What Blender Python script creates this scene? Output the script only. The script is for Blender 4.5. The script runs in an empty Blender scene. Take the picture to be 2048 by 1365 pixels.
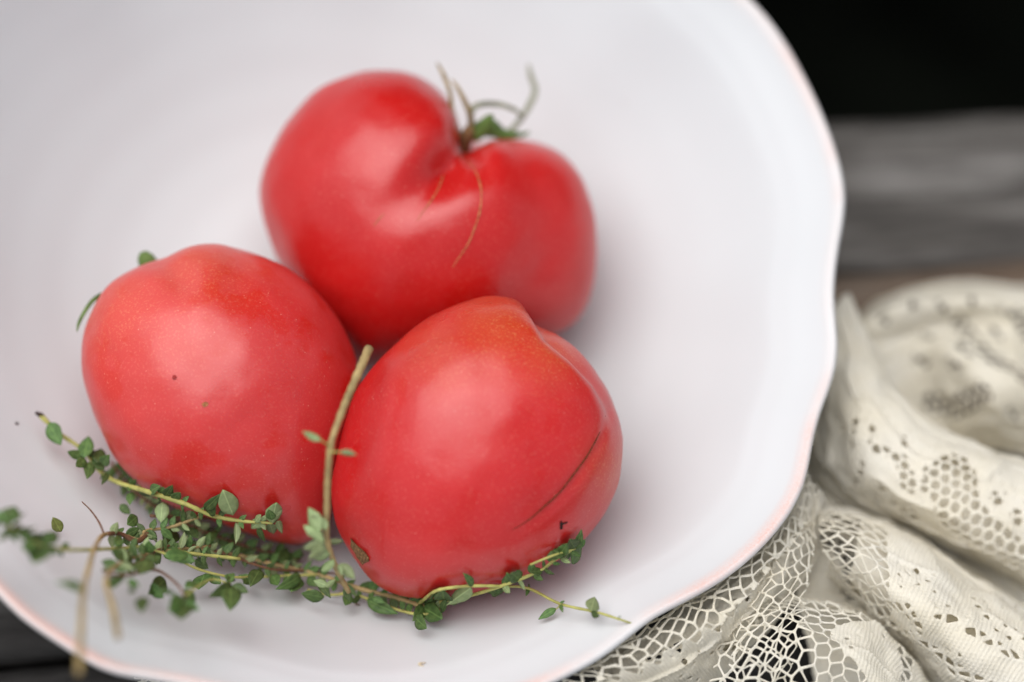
import bpy, math, random
import numpy as np
from mathutils import Matrix, Vector

rad = math.radians
C = bpy.context.scene.collection
random.seed(7)

# ------------------------------------------------------------------ camera
CAM = np.array([-0.098514, -0.319488, 0.732002])
ROT = np.array([[0.9775491, 0.0622922, -0.2012893],
                [-0.1369052, 0.9139509, -0.3820350],
                [0.1601707, 0.4010156, 0.9019600]])
LENS = 85.0
FPX = LENS / 36.0 * 2048.0
cam_d = bpy.data.cameras.new('camera')
cam_d.lens = LENS
cam_d.sensor_width = 36.0
cam_d.clip_start = 0.02
cam_d.clip_end = 200.0
cam_d.dof.use_dof = True
cam_d.dof.focus_distance = 0.700
cam_d.dof.aperture_fstop = 2.5
cam = bpy.data.objects.new('camera', cam_d)
C.objects.link(cam)
m4 = Matrix.Identity(4)
for i in range(3):
    for j in range(3):
        m4[i][j] = ROT[i, j]
    m4[i][3] = CAM[i]
cam.matrix_world = m4
bpy.context.scene.camera = cam

# ------------------------------------------------------------------ sky, sun, exposure
SUN_EL, SUN_AZ = 68.0, -58.0          # azimuth clockwise from +Y, so the light comes from behind on the left
w = bpy.data.worlds.new('World')
bpy.context.scene.world = w
w.use_nodes = True
nt = w.node_tree
bg = nt.nodes['Background']
sky = nt.nodes.new('ShaderNodeTexSky')
sky.sky_type = 'NISHITA'
sky.sun_disc = False
sky.sun_elevation = rad(SUN_EL)
sky.sun_rotation = rad(SUN_AZ)
sky.air_density = 1.0
sky.dust_density = 2.0
sky.ozone_density = 1.0
hs = nt.nodes.new('ShaderNodeHueSaturation')
hs.inputs['Saturation'].default_value = 0.24
nt.links.new(sky.outputs[0], hs.inputs['Color'])
nt.links.new(hs.outputs[0], bg.inputs['Color'])
bg.inputs['Strength'].default_value = 0.10
sun_d = bpy.data.lights.new('sun', 'SUN')
sun_d.energy = 1.5
sun_d.angle = rad(65)
sun_d.color = (1.0, 0.985, 0.97)
sun = bpy.data.objects.new('sun', sun_d)
C.objects.link(sun)
sd = Vector((math.sin(rad(SUN_AZ)) * math.cos(rad(SUN_EL)), math.cos(rad(SUN_AZ)) * math.cos(rad(SUN_EL)), math.sin(rad(SUN_EL))))
sun.rotation_euler = sd.to_track_quat('Z', 'Y').to_euler()
vs = bpy.context.scene.view_settings
vs.view_transform = 'Standard'
vs.look = 'None'
vs.exposure = 0.78
vs.gamma = 1.0
vs.use_curve_mapping = False

# ------------------------------------------------------------------ helpers
def tag(o, label=None, cat=None, group=None, kind=None):
    if label: o['label'] = label
    if cat: o['category'] = cat
    if group: o['group'] = group
    if kind: o['kind'] = kind
    return o

def mesh_obj(name, verts, faces, mats, parent=None, smooth=True, origin=None):
    me = bpy.data.meshes.new(name)
    v = np.asarray(verts, float)
    if origin is not None:
        v = v - np.asarray(origin, float)
    me.from_pydata(v.tolist(), [], faces)
    if smooth:
        me.polygons.foreach_set('use_smooth', [True] * len(me.polygons))
    for m in (mats if isinstance(mats, (list, tuple)) else [mats]):
        me.materials.append(m)
    me.update()
    o = bpy.data.objects.new(name, me)
    C.objects.link(o)
    if parent is not None:
        o.parent = parent
    elif origin is not None:
        o.location = origin
    return o

def empty(name, loc):
    o = bpy.data.objects.new(name, None)
    o.empty_display_size = 0.01
    o.location = loc
    C.objects.link(o)
    return o

def ray(px, py):
    d = np.array([(px - 1024.0) / FPX, -(py - 682.5) / FPX, -1.0])
    return ROT @ d                      # unit depth

def P(px, py, z):                       # the point at height z that the photograph shows there
    d = ray(px, py)
    return CAM + d * ((z - CAM[2]) / d[2])

def vnoise(p, seed=0):
    """smooth value noise, p (n,3)"""
    p = np.asarray(p, float) + seed * 17.31
    i = np.floor(p).astype(np.int64)
    f = p - i
    f = f * f * (3 - 2 * f)
    def h(a):
        n = (a[:, 0] * 374761393 + a[:, 1] * 668265263 + a[:, 2] * 2147483647 + seed * 1274126177) & 0xffffffff
        n = ((n ^ (n >> 13)) * 1274126177) & 0xffffffff
        n = n ^ (n >> 16)
        return (n & 0xffff) / 65535.0 * 2 - 1
    r = 0
    for dx in (0, 1):
        for dy in (0, 1):
            for dz in (0, 1):
                wgt = (f[:, 0] if dx else 1 - f[:, 0]) * (f[:, 1] if dy else 1 - f[:, 1]) * (f[:, 2] if dz else 1 - f[:, 2])
                r = r + wgt * h(i + np.array([dx, dy, dz]))
    return r

class NB:
    """small node builder"""
    def __init__(s, name):
        s.m = bpy.data.materials.new(name)
        s.m.use_nodes = True
        s.t = s.m.node_tree
        s.b = s.t.nodes['Principled BSDF']
        s.out = s.t.nodes['Material Output']
    def n(s, typ, **kw):
        nd = s.t.nodes.new('ShaderNode' + typ)
        for k, v in kw.items():
            if k in nd.inputs: nd.inputs[k].default_value = v
            else: setattr(nd, k, v)
        return nd
    def l(s, a, b): s.t.links.new(a, b)
    def coord(s, which='Object', scale=(1, 1, 1)):
        tc = s.n('TexCoord')
        mp = s.n('Mapping')
        mp.inputs['Scale'].default_value = scale
        s.l(tc.outputs[which], mp.inputs['Vector'])
        return mp.outputs[0]
    def noise(s, vec, scale, detail=4, rough=0.55):
        nd = s.n('TexNoise')
        nd.inputs['Scale'].default_value = scale
        nd.inputs['Detail'].default_value = detail
        nd.inputs['Roughness'].default_value = rough
        s.l(vec, nd.inputs['Vector'])
        return nd.outputs['Fac']
    def ramp(s, fac, stops):
        r = s.n('ValToRGB')
        el = r.color_ramp.elements
        while len(el) < len(stops): el.new(0.5)
        for e, (p, c) in zip(el, stops):
            e.position = p
            e.color = (*c, 1) if len(c) == 3 else c
        s.l(fac, r.inputs['Fac'])
        return r.outputs['Color']
    def mix(s, fac, a, b, mode='MIX'):
        m = s.n('Mix')
        m.data_type = 'RGBA'
        m.blend_type = mode
        for sock, v in ((m.inputs[0], fac), (m.inputs[6], a), (m.inputs[7], b)):
            if hasattr(v, 'links'): s.l(v, sock)
            elif isinstance(v, (int, float)): sock.default_value = v
            else: sock.default_value = (*v, 1)
        return m.outputs[2]
    def math(s, op, a, b=None, clamp=False):
        m = s.n('Math')
        m.operation = op
        m.use_clamp = clamp
        for sock, v in ((m.inputs[0], a), (m.inputs[1], b)):
            if v is None: continue
            if hasattr(v, 'links'): s.l(v, sock)
            else: sock.default_value = v
        return m.outputs[0]
    def attr(s, name):
        a = s.n('Attribute')
        a.attribute_name = name
        return a.outputs['Fac']
    def bump(s, h, strength, dist):
        b = s.n('Bump')
        b.inputs['Strength'].default_value = strength
        b.inputs['Distance'].default_value = dist
        s.l(h, b.inputs['Height'])
        s.l(b.outputs[0], s.b.inputs['Normal'])

def simple(name, col, rough=0.6, spec=0.4, var=0.25, scale=300, bump=0.0):
    b = NB(name)
    v = b.coord()
    n = b.noise(v, scale, 3)
    lo = tuple(c * (1 - var) for c in col)
    hi = tuple(min(1, c * (1 + var)) for c in col)
    b.l(b.ramp(n, [(0.3, lo), (0.7, hi)]), b.b.inputs['Base Color'])
    b.b.inputs['Roughness'].default_value = rough
    b.b.inputs['Specular IOR Level'].default_value = spec
    if bump: b.bump(n, 0.6, bump)
    return b.m

# ------------------------------------------------------------------ materials
def mat_bowl():
    b = NB('bowl_glaze')
    v = b.coord()
    n1 = b.noise(v, 9, 3)
    base = b.ramp(n1, [(0.3, (0.585, 0.602, 0.610)), (0.7, (0.610, 0.624, 0.630))])
    rim = b.attr('rim')
    n2 = b.noise(v, 16, 3, 0.6)
    n3 = b.noise(v, 1500, 2, 0.7)
    patch = b.math('MULTIPLY', b.ramp(n2, [(0.40, (0.10,) * 3), (0.62, (1,) * 3)]), rim)
    grain = b.ramp(n3, [(0.32, (0.45,) * 3), (0.62, (1,) * 3)])
    fac = b.math('MULTIPLY', patch, grain)
    wear = b.math('MULTIPLY', fac, 0.75, True)
    soft = b.math('MULTIPLY', rim, 0.12)
    c1 = b.mix(soft, base, (0.80, 0.62, 0.52))
    c2 = b.mix(wear, c1, (0.66, 0.30, 0.22))
    # tiny kiln specks and scuffs
    n4 = b.noise(v, 130, 2)
    sp = b.ramp(n4, [(0.755, (0, 0, 0)), (0.80, (1, 1, 1))])
    c3 = b.mix(b.math('MULTIPLY', sp, 0.25), c2, (0.45, 0.40, 0.36))
    b.l(c3, b.b.inputs['Base Color'])
    b.l(b.ramp(n2, [(0.3, (0.30,) * 3), (0.7, (0.42,) * 3)]), b.b.inputs['Roughness'])
    b.b.inputs['Specular IOR Level'].default_value = 0.4
    b.bump(b.noise(v, 40, 3), 0.25, 0.0006)
    return b.m

def mat_tomato(name, red, blush, amount, seed):
    b = NB(name)
    tc = b.n('TexCoord')
    mp = b.n('Mapping')
    mp.inputs['Location'].default_value = (seed * 3.1, seed * 1.7, seed * 0.9)
    b.l(tc.outputs['Object'], mp.inputs['Vector'])
    v = mp.outputs[0]
    n1 = b.noise(v, 22, 4, 0.55)
    n2 = b.noise(v, 60, 5, 0.6)
    dark = tuple(c * 0.86 for c in red)
    base = b.ramp(n1, [(0.30, dark), (0.68, red)])
    # ripening shoulders: yellow-orange, speckled
    sh = b.attr('shoulder')
    n5 = b.noise(v, 1400, 2, 0.6)
    fleck = b.ramp(n5, [(0.50, (0.25,) * 3), (0.66, (1,) * 3)])
    shf = b.math('MULTIPLY', b.math('MULTIPLY', sh, fleck), b.ramp(n1, [(0.35, (0.35,) * 3), (0.6, (1,) * 3)]))
    c1 = b.mix(b.math('MULTIPLY', shf, 0.6, True), base, blush)
    c1 = b.mix(b.math('MULTIPLY', sh, 0.26), c1, tuple(0.5 * (x + y) for x, y in zip(red, blush)))
    # waxy bloom, rubbed off in patches with clear edges
    rub = b.ramp(n2, [(0.40, (0.25,) * 3), (0.46, (0.85,) * 3), (0.62, (1,) * 3)])
    bl = b.math('MULTIPLY', rub, amount)
    c2 = b.mix(bl, c1, (0.72, 0.25, 0.30))
    # pale lenticel specks
    vo = b.n('TexVoronoi')
    vo.inputs['Scale'].default_value = 480
    vo.inputs['Randomness'].default_value = 1.0
    b.l(v, vo.inputs['Vector'])
    spk = b.math('MULTIPLY', b.ramp(vo.outputs['Distance'], [(0.06, (1,) * 3), (0.13, (0,) * 3)]), b.ramp(b.noise(v, 150, 2), [(0.5, (0,) * 3), (0.62, (1,) * 3)]))
    c3 = b.mix(b.math('MULTIPLY', spk, 0.35), c2, (0.8, 0.45, 0.35))
    c3 = b.mix(b.math('MULTIPLY', b.ramp(n5, [(0.55, (0,) * 3), (0.7, (1,) * 3)]), 0.10), c3, (0.8, 0.35, 0.25))
    b.l(c3, b.b.inputs['Base Color'])
    b.l(b.ramp(n1, [(0.3, (0.27,) * 3), (0.7, (0.36,) * 3)]), b.b.inputs['Roughness'])
    b.b.inputs['Specular IOR Level'].default_value = 0.55
    b.b.inputs['Subsurface Weight'].default_value = 0.25
    b.b.inputs['Subsurface Radius'].default_value = (1.0, 0.18, 0.08)
    b.b.inputs['Subsurface Scale'].default_value = 0.004
    b.bump(b.math('ADD', b.math('MULTIPLY', n2, 0.6), b.math('MULTIPLY', n5, 0.08)), 0.35, 0.0012)
    return b.m

def mat_leaf(name, lo, hi, trans=0.25):
    b = NB(name)
    oi = b.n('ObjectInfo')
    v = b.coord('Object')
    n = b.noise(v, 5.0, 4)
    c = b.ramp(n, [(0.3, lo), (0.7, hi)])
    sx = b.n('SeparateXYZ')
    b.l(v, sx.inputs[0])
    rib = b.ramp(b.math('ABSOLUTE', sx.outputs['Y']), [(0.008, (1,) * 3), (0.03, (0,) * 3)])
    c = b.mix(b.math('MULTIPLY', rib, 0.45), c, tuple(min(1, x * 1.9) for x in hi))
    h = b.n('HueSaturation')
    b.l(c, h.inputs['Color'])
    b.l(b.math('ADD', b.math('MULTIPLY', oi.outputs['Random'], 0.7), 0.65), h.inputs['Value'])
    b.l(b.math('ADD', b.math('MULTIPLY', oi.outputs['Random'], 0.03), 0.485), h.inputs['Hue'])
    b.l(h.outputs[0], b.b.inputs['Base Color'])
    b.b.inputs['Roughness'].default_value = 0.5
    b.b.inputs['Specular IOR Level'].default_value = 0.35
    tr = b.n('BsdfTranslucent')
    b.l(h.outputs[0], tr.inputs['Color'])
    ms = b.n('MixShader')
    ms.inputs[0].default_value = trans
    b.l(b.b.outputs[0], ms.inputs[1])
    b.l(tr.outputs[0], ms.inputs[2])
    b.l(ms.outputs[0], b.out.inputs['Surface'])
    b.bump(b.math('ADD', n, rib), 0.5, 0.0002)
    return b.m

def mat_lace():
    b = NB('cotton_lace')
    v = b.coord()
    n = b.noise(v, 45, 3)
    n2 = b.noise(v, 2600, 2, 0.7)
    c = b.ramp(n, [(0.3, (0.91, 0.86, 0.73)), (0.7, (0.94, 0.91, 0.83))])
    c = b.mix(b.math('MULTIPLY', n2, 0.2), c, (0.72, 0.66, 0.54))
    b.l(c, b.b.inputs['Base Color'])
    b.b.inputs['Roughness'].default_value = 0.85
    b.b.inputs['Specular IOR Level'].default_value = 0.15
    tr = b.n('BsdfTranslucent')
    b.l(c, tr.inputs['Color'])
    ms = b.n('MixShader')
    ms.inputs[0].default_value = 0.42
    b.l(b.b.outputs[0], ms.inputs[1])
    b.l(tr.outputs[0], ms.inputs[2])
    b.l(ms.outputs[0], b.out.inputs['Surface'])
    b.bump(n2, 0.7, 0.0003)
    return b.m

def mat_wood(name, cols, seed):
    b = NB(name)
    tc = b.n('TexCoord')
    mp = b.n('Mapping')
    mp.inputs['Location'].default_value = (seed, seed * 2.3, 0)
    mp.inputs['Scale'].default_value = (4.0, 26, 26)
    b.l(tc.outputs['Object'], mp.inputs['Vector'])
    n1 = b.noise(mp.outputs[0], 3.0, 6, 0.65)
    mp2 = b.n('Mapping')
    mp2.inputs['Scale'].default_value = (3, 90, 90)
    b.l(tc.outputs['Object'], mp2.inputs['Vector'])
    n2 = b.noise(mp2.outputs[0], 4.0, 5, 0.7)
    c = b.ramp(n1, [(0.28, cols[0]), (0.5, cols[1]), (0.72, cols[2])])
    crack = b.ramp(n2, [(0.33, (0.12,) * 3), (0.47, (1,) * 3)])
    c = b.mix(0.85, c, crack, 'MULTIPLY')
    b.l(c, b.b.inputs['Base Color'])
    b.b.inputs['Roughness'].default_value = 0.8
    b.b.inputs['Specular IOR Level'].default_value = 0.25
    b.bump(b.math('ADD', n1, n2), 0.8, 0.003)
    return b.m

M_BOWL = mat_bowl()
M_LACE = mat_lace()
M_STEM = simple('thyme_stem_green', (0.36, 0.35, 0.10), 0.55, 0.35, 0.3, 250)
M_STEM_T = simple('thyme_stem_tan', (0.32, 0.23, 0.10), 0.6, 0.3, 0.35, 250)
M_STEM_B = simple('thyme_stem_brown', (0.13, 0.06, 0.03), 0.6, 0.3, 0.35, 250)
M_LEAF = mat_leaf('thyme_leaf_upper', (0.045, 0.092, 0.024), (0.120, 0.195, 0.055))
M_LEAFU = mat_leaf('thyme_leaf_under', (0.20, 0.26, 0.11), (0.30, 0.36, 0.17))
M_SEPAL = simple('sepal_green', (0.09, 0.15, 0.035), 0.6, 0.3, 0.4, 200)
M_SEPALD = simple('sepal_dry', (0.24, 0.17, 0.08), 0.7, 0.2, 0.4, 300)
M_SEPALG = simple('sepal_grey_green', (0.24, 0.24, 0.17), 0.7, 0.2, 0.3, 300)
M_CORK = simple('cork_scar', (0.20, 0.11, 0.05), 0.85, 0.15, 0.7, 1500, 0.0006)
M_CORKL = simple('cork_line_pale', (0.42, 0.17, 0.07), 0.8, 0.2, 0.5, 900, 0.0003)
M_CRACK = simple('crack_brown', (0.085, 0.034, 0.014), 0.85, 0.1, 0.6, 1500)
M_BLACK = simple('dark_speck', (0.03, 0.012, 0.01), 0.7, 0.2, 0.3, 500)

# ------------------------------------------------------------------ ground far below the table
def backdrop():
    # added slab: closes the view behind the table and darkens the tomatoes' reflections
    y0, y1, x0, x1, z0, z1 = 0.42, 0.45, -0.10, 2.6, -0.75, 0.62
    V = [(x, y, z) for z in (z0, z1) for (x, y) in ((x0, y0), (x1, y0), (x1, y1), (x0, y1))]
    Fc = [(0, 1, 5, 4), (1, 2, 6, 5), (2, 3, 7, 6), (3, 0, 4, 7), (4, 5, 6, 7), (0, 3, 2, 1)]
    o = mesh_obj('added_slab', V, Fc, simple('slab_black', (0.0075, 0.0085, 0.006), 0.95, 0.02, 0.8, 9), smooth=False)
    tag(o, kind='structure')
backdrop()

def ground():
    g = mesh_obj('ground', [(-40, -40, -0.75), (40, -40, -0.75), (40, 40, -0.75), (-40, 40, -0.75)], [(0, 1, 2, 3)], [], smooth=False)
    b = NB('dark_soil')
    v = b.coord()
    b.l(b.ramp(b.noise(v, 3.0, 6), [(0.35, (0.0016, 0.0016, 0.0013)), (0.7, (0.0034, 0.0040, 0.0022))]), b.b.inputs['Base Color'])
    b.b.inputs['Roughness'].default_value = 1.0
    b.b.inputs['Specular IOR Level'].default_value = 0.0
    g.data.materials.append(b.m)
    tag(g, kind='structure')
ground()

# ------------------------------------------------------------------ table of weathered boards
def plank(parent, y0, y1, mat, x0=-0.55, x1=0.75, z=0.0, th=0.028, seed=0):
    nx, ny = 90, 10
    V, Fc = [], []
    rng = random.Random(seed)
    ph = [rng.uniform(0, 6) for _ in range(4)]
    for side in (0, 1):
        for i in range(nx + 1):
            x = x0 + (x1 - x0) * i / nx
            wob = 0.0009 * math.sin(x * 31 + ph[0]) + 0.0006 * math.sin(x * 83 + ph[1])
            for j in range(ny + 1):
                t = j / ny
                y = y0 + (y1 - y0) * t + wob * (1 if j == ny else (-1 if j == 0 else 0))
                edge = min(t, 1 - t) * abs(y1 - y0)
                zz = z - 0.0022 * math.exp(-edge / 0.0022) + 0.0005 * math.sin(x * 17 + y * 210 + ph[2])
                V.append((x, y, zz if side == 0 else z - th))
    n1 = (nx + 1) * (ny + 1)
    idx = lambda s, i, j: s * n1 + i * (ny + 1) + j
    for i in range(nx):
        for j in range(ny):
            Fc.append((idx(0, i, j), idx(0, i + 1, j), idx(0, i + 1, j + 1), idx(0, i, j + 1)))
            Fc.append((idx(1, i, j), idx(1, i, j + 1), idx(1, i + 1, j + 1), idx(1, i + 1, j)))
        Fc.append((idx(0, i, 0), idx(1, i, 0), idx(1, i + 1, 0), idx(0, i + 1, 0)))
        Fc.append((idx(0, i, ny), idx(0, i + 1, ny), idx(1, i + 1, ny), idx(1, i, ny)))
    for j in range(ny):
        Fc.append((idx(0, 0, j), idx(0, 0, j + 1), idx(1, 0, j + 1), idx(1, 0, j)))
        Fc.append((idx(0, nx, j), idx(1, nx, j), idx(1, nx, j + 1), idx(0, nx, j + 1)))
    return mesh_obj('plank', V, Fc, mat, parent)

table = empty('wooden_table', (0, 0, 0))
tag(table, 'weathered grey plank table top under the white bowl and lace', 'table')
W_GREY = mat_wood('wood_grey', ((0.035, 0.031, 0.028), (0.115, 0.105, 0.096), (0.27, 0.255, 0.24)), 1.3)
W_BROWN = mat_wood('wood_brown', ((0.06, 0.043, 0.033), (0.17, 0.12, 0.085), (0.26, 0.21, 0.17)), 4.1)
W_SHADE = mat_wood('wood_shaded', ((0.012, 0.011, 0.010), (0.035, 0.032, 0.030), (0.09, 0.085, 0.08)), 7.7)  # front boards: shade around the bowl put into the wood colour
plank(table, 0.012, 0.0675, W_GREY, seed=1)
plank(table, -0.046, 0.009, W_BROWN, z=-0.001, seed=2)
plank(table, -0.1015, -0.050, W_SHADE, z=-0.001, seed=5)
plank(table, -0.195, -0.106, W_SHADE, z=-0.004, seed=3)
plank(table, -0.300, -0.200, W_SHADE, seed=4)

# ------------------------------------------------------------------ bowl
RIM = 0.155
LOBE = [(-138, .978), (-134, .989), (-130.3, .9985), (-125.4, 1.002), (-121.6, 1.0075), (-119.4, 1.0055), (-116.6, .993), (-113, .982),
        (-109, .978), (-104, .986), (-97, 1.004), (-90, 1.012), (-83, 1.010), (-75, 1.002), (-68.3, .995), (-64, .985), (-61, .981), (-57.9, .9897), (-55.3, .9996),
        (-52.7, 1.0089), (-49.8, 1.0173), (-47.2, 1.0222), (-44.1, 1.0263), (-41.2, 1.0268), (-38.1, 1.022), (-35.1, 1.009), (-32.3, .9975),
        (-29.2, .9925), (-26.4, .995), (-23.3, .997), (-20.1, .9905), (-16.5, .9775), (-14.1, .9727), (-11.1, .9745), (-8.1, .982), (-5.2, .9944),
        (-2.3, 1.0055), (.1, 1.0095), (3, 1.0104), (6.9, 1.0084), (10.6, 1.0062), (14.4, 1.0042), (18.1, 1.0036), (21.9, 1.001), (25.6, .994),
        (30, .98), (34, .973), (38, .980), (43, .998), (49, 1.010), (58, 1.006), (66, 1.008), (72, .997), (77, .979), (81, .973), (85, .980), (90, .998),
        (96, 1.010), (105, 1.006), (113, 1.008), (119, .997), (124, .979), (128, .973), (132, .98), (137, .998), (143, 1.01), (152, 1.006), (160, 1.008), (167, .995), (172, .978), (175, .973), (179, .978),
        (185, .998), (192, 1.01), (201, 1.006), (210, 1.008), (216, .995), (222, .978)]
_la = np.array([a for a, _ in LOBE]); _lm = np.array([m for _, m in LOBE])
def lobe(deg):
    d = (np.asarray(deg) + 138.0) % 360.0 - 138.0
    r = 0
    for k, wt in ((-1.5, .2), (0, .6), (1.5, .2)):
        r = r + wt * np.interp((d + k + 138.0) % 360.0 - 138.0, _la, _lm)
    return r
PIN = np.array([(0, .0100), (.030, .0103), (.050, .0122), (.066, .0165), (.082, .0240), (.098, .0345), (.112, .0460), (.124, .0575), (.133, .0676),
                (.1385, .0742), (.1410, .0766), (.1440, .0788), (.1480, .0818), (.1515, .0850), (.1535, .0872)])
POUT = np.array([(.1545, .0881), (.1555, .0882), (.1564, .0872), (.1563, .0855), (.1545, .0828), (.148, .0760), (.138, .0655), (.122, .0480), (.100, .0290), (.082, .0170),
                 (.068, .0090), (.0635, .0040), (.0625, .0006), (.0605, 0.0), (.0565, .0004), (.055, .0040), (.040, .0048), (0, .0050)])
def wlobe(r):
    t = np.clip((np.asarray(r) - 0.060) / (RIM - 0.060), 0, 1)
    return t * t * (3 - 2 * t)
def smooth_profile(p, n):
    p = np.asarray(p)
    d = np.r_[0, np.cumsum(np.hypot(*np.diff(p, axis=0).T))]
    s = np.linspace(0, d[-1], n)
    out = np.zeros((n, 2))
    ss = np.linspace(0, d[-1], n * 12)
    raw = np.c_[np.interp(ss, d, p[:, 0]), np.interp(ss, d, p[:, 1])]
    k = 121
    ker = np.hanning(k + 2)[1:-1]; ker /= ker.sum()
    for c in (0, 1):
        a = np.r_[np.full(k // 2, raw[0, c]), raw[:, c], np.full(k // 2, raw[-1, c])]
        out[:, c] = np.interp(s, ss, np.convolve(a, ker, 'valid'))
    return out
PINS = smooth_profile(PIN, 90)
PINS[:, 1] -= 0.0003 * np.exp(-((PINS[:, 0] - 0.1412) / 0.0016) ** 2)      # shallow ring inside the lip
def bowl_z(x, y):
    """height of the bowl's inner face above the table"""
    r = np.hypot(x, y)
    m = lobe(np.degrees(np.arctan2(y, x))) - 1
    r0 = r.copy() if hasattr(r, 'copy') else r
    for _ in range(6):
        r0 = r / (1 + wlobe(r0) * m)
    zz = np.interp(r0, PINS[:, 0], PINS[:, 1])
    return np.where(r0 > PINS[-1, 0], PINS[-1, 1] + (r0 - PINS[-1, 0]) * -2.0, zz)

def build_bowl():
    prof = np.r_[PINS, POUT]
    k = len(PINS)
    na = 480
    th = np.linspace(0, 2 * math.pi, na, endpoint=False)
    ml = lobe(np.degrees(th)) - 1
    V = [(0, 0, prof[0, 1])]
    rimw = [0.0]
    rings = prof[1:-1]
    for i, (r, z) in enumerate(rings):
        f = wlobe(r)
        rr = r * (1 + f * ml)
        zz = z + (0.0014 * f * ml / 0.03 * 0.6)
        if z < 0.012 and i > k: zz = np.full_like(rr, z)
        V += list(zip(rr * np.cos(th), rr * np.sin(th), zz))
        d = math.hypot(r - 0.1540, (z - 0.0878))
        # bare clay shows along the inner edge of the lip
        wv = math.exp(-((d - 0.0005) / 0.0016) ** 2) if i < k + 2 else math.exp(-(d / 0.0016) ** 2) * 0.25
        rimw += [wv] * na
    V.append((0, 0, prof[-1, 1])); rimw.append(0.0)
    nr = len(rings)
    Fc = [(0, 1 + a, 1 + (a + 1) % na) for a in range(na)]
    for i in range(nr - 1):
        for a in range(na):
            b = (a + 1) % na
            Fc.append((1 + i * na + a, 1 + (i + 1) * na + a, 1 + (i + 1) * na + b, 1 + i * na + b))
    last = len(V) - 1
    Fc += [(last, 1 + (nr - 1) * na + (a + 1) % na, 1 + (nr - 1) * na + a) for a in range(na)]
    o = mesh_obj('serving_bowl', V, Fc, M_BOWL)
    at = o.data.attributes.new('rim', 'FLOAT', 'POINT')
    at.data.foreach_set('value', rimw)
    tag(o, 'white glazed serving bowl with scalloped rim worn pink, holding the tomatoes', 'bowl')
build_bowl()

def on_bowl(px, py, lift=0.0):
    """the point of the bowl's inner face seen there, raised by lift metres towards the lens"""
    d = ray(px, py)
    lo, hi = 0.55, 0.85
    ts = np.linspace(lo, hi, 400)
    p = CAM + ts[:, None] * d
    below = p[:, 2] < bowl_z(p[:, 0], p[:, 1])
    i = int(np.argmax(below)) if below.any() else len(ts) - 1
    t = ts[i]
    return CAM + d * (t - lift)

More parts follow.
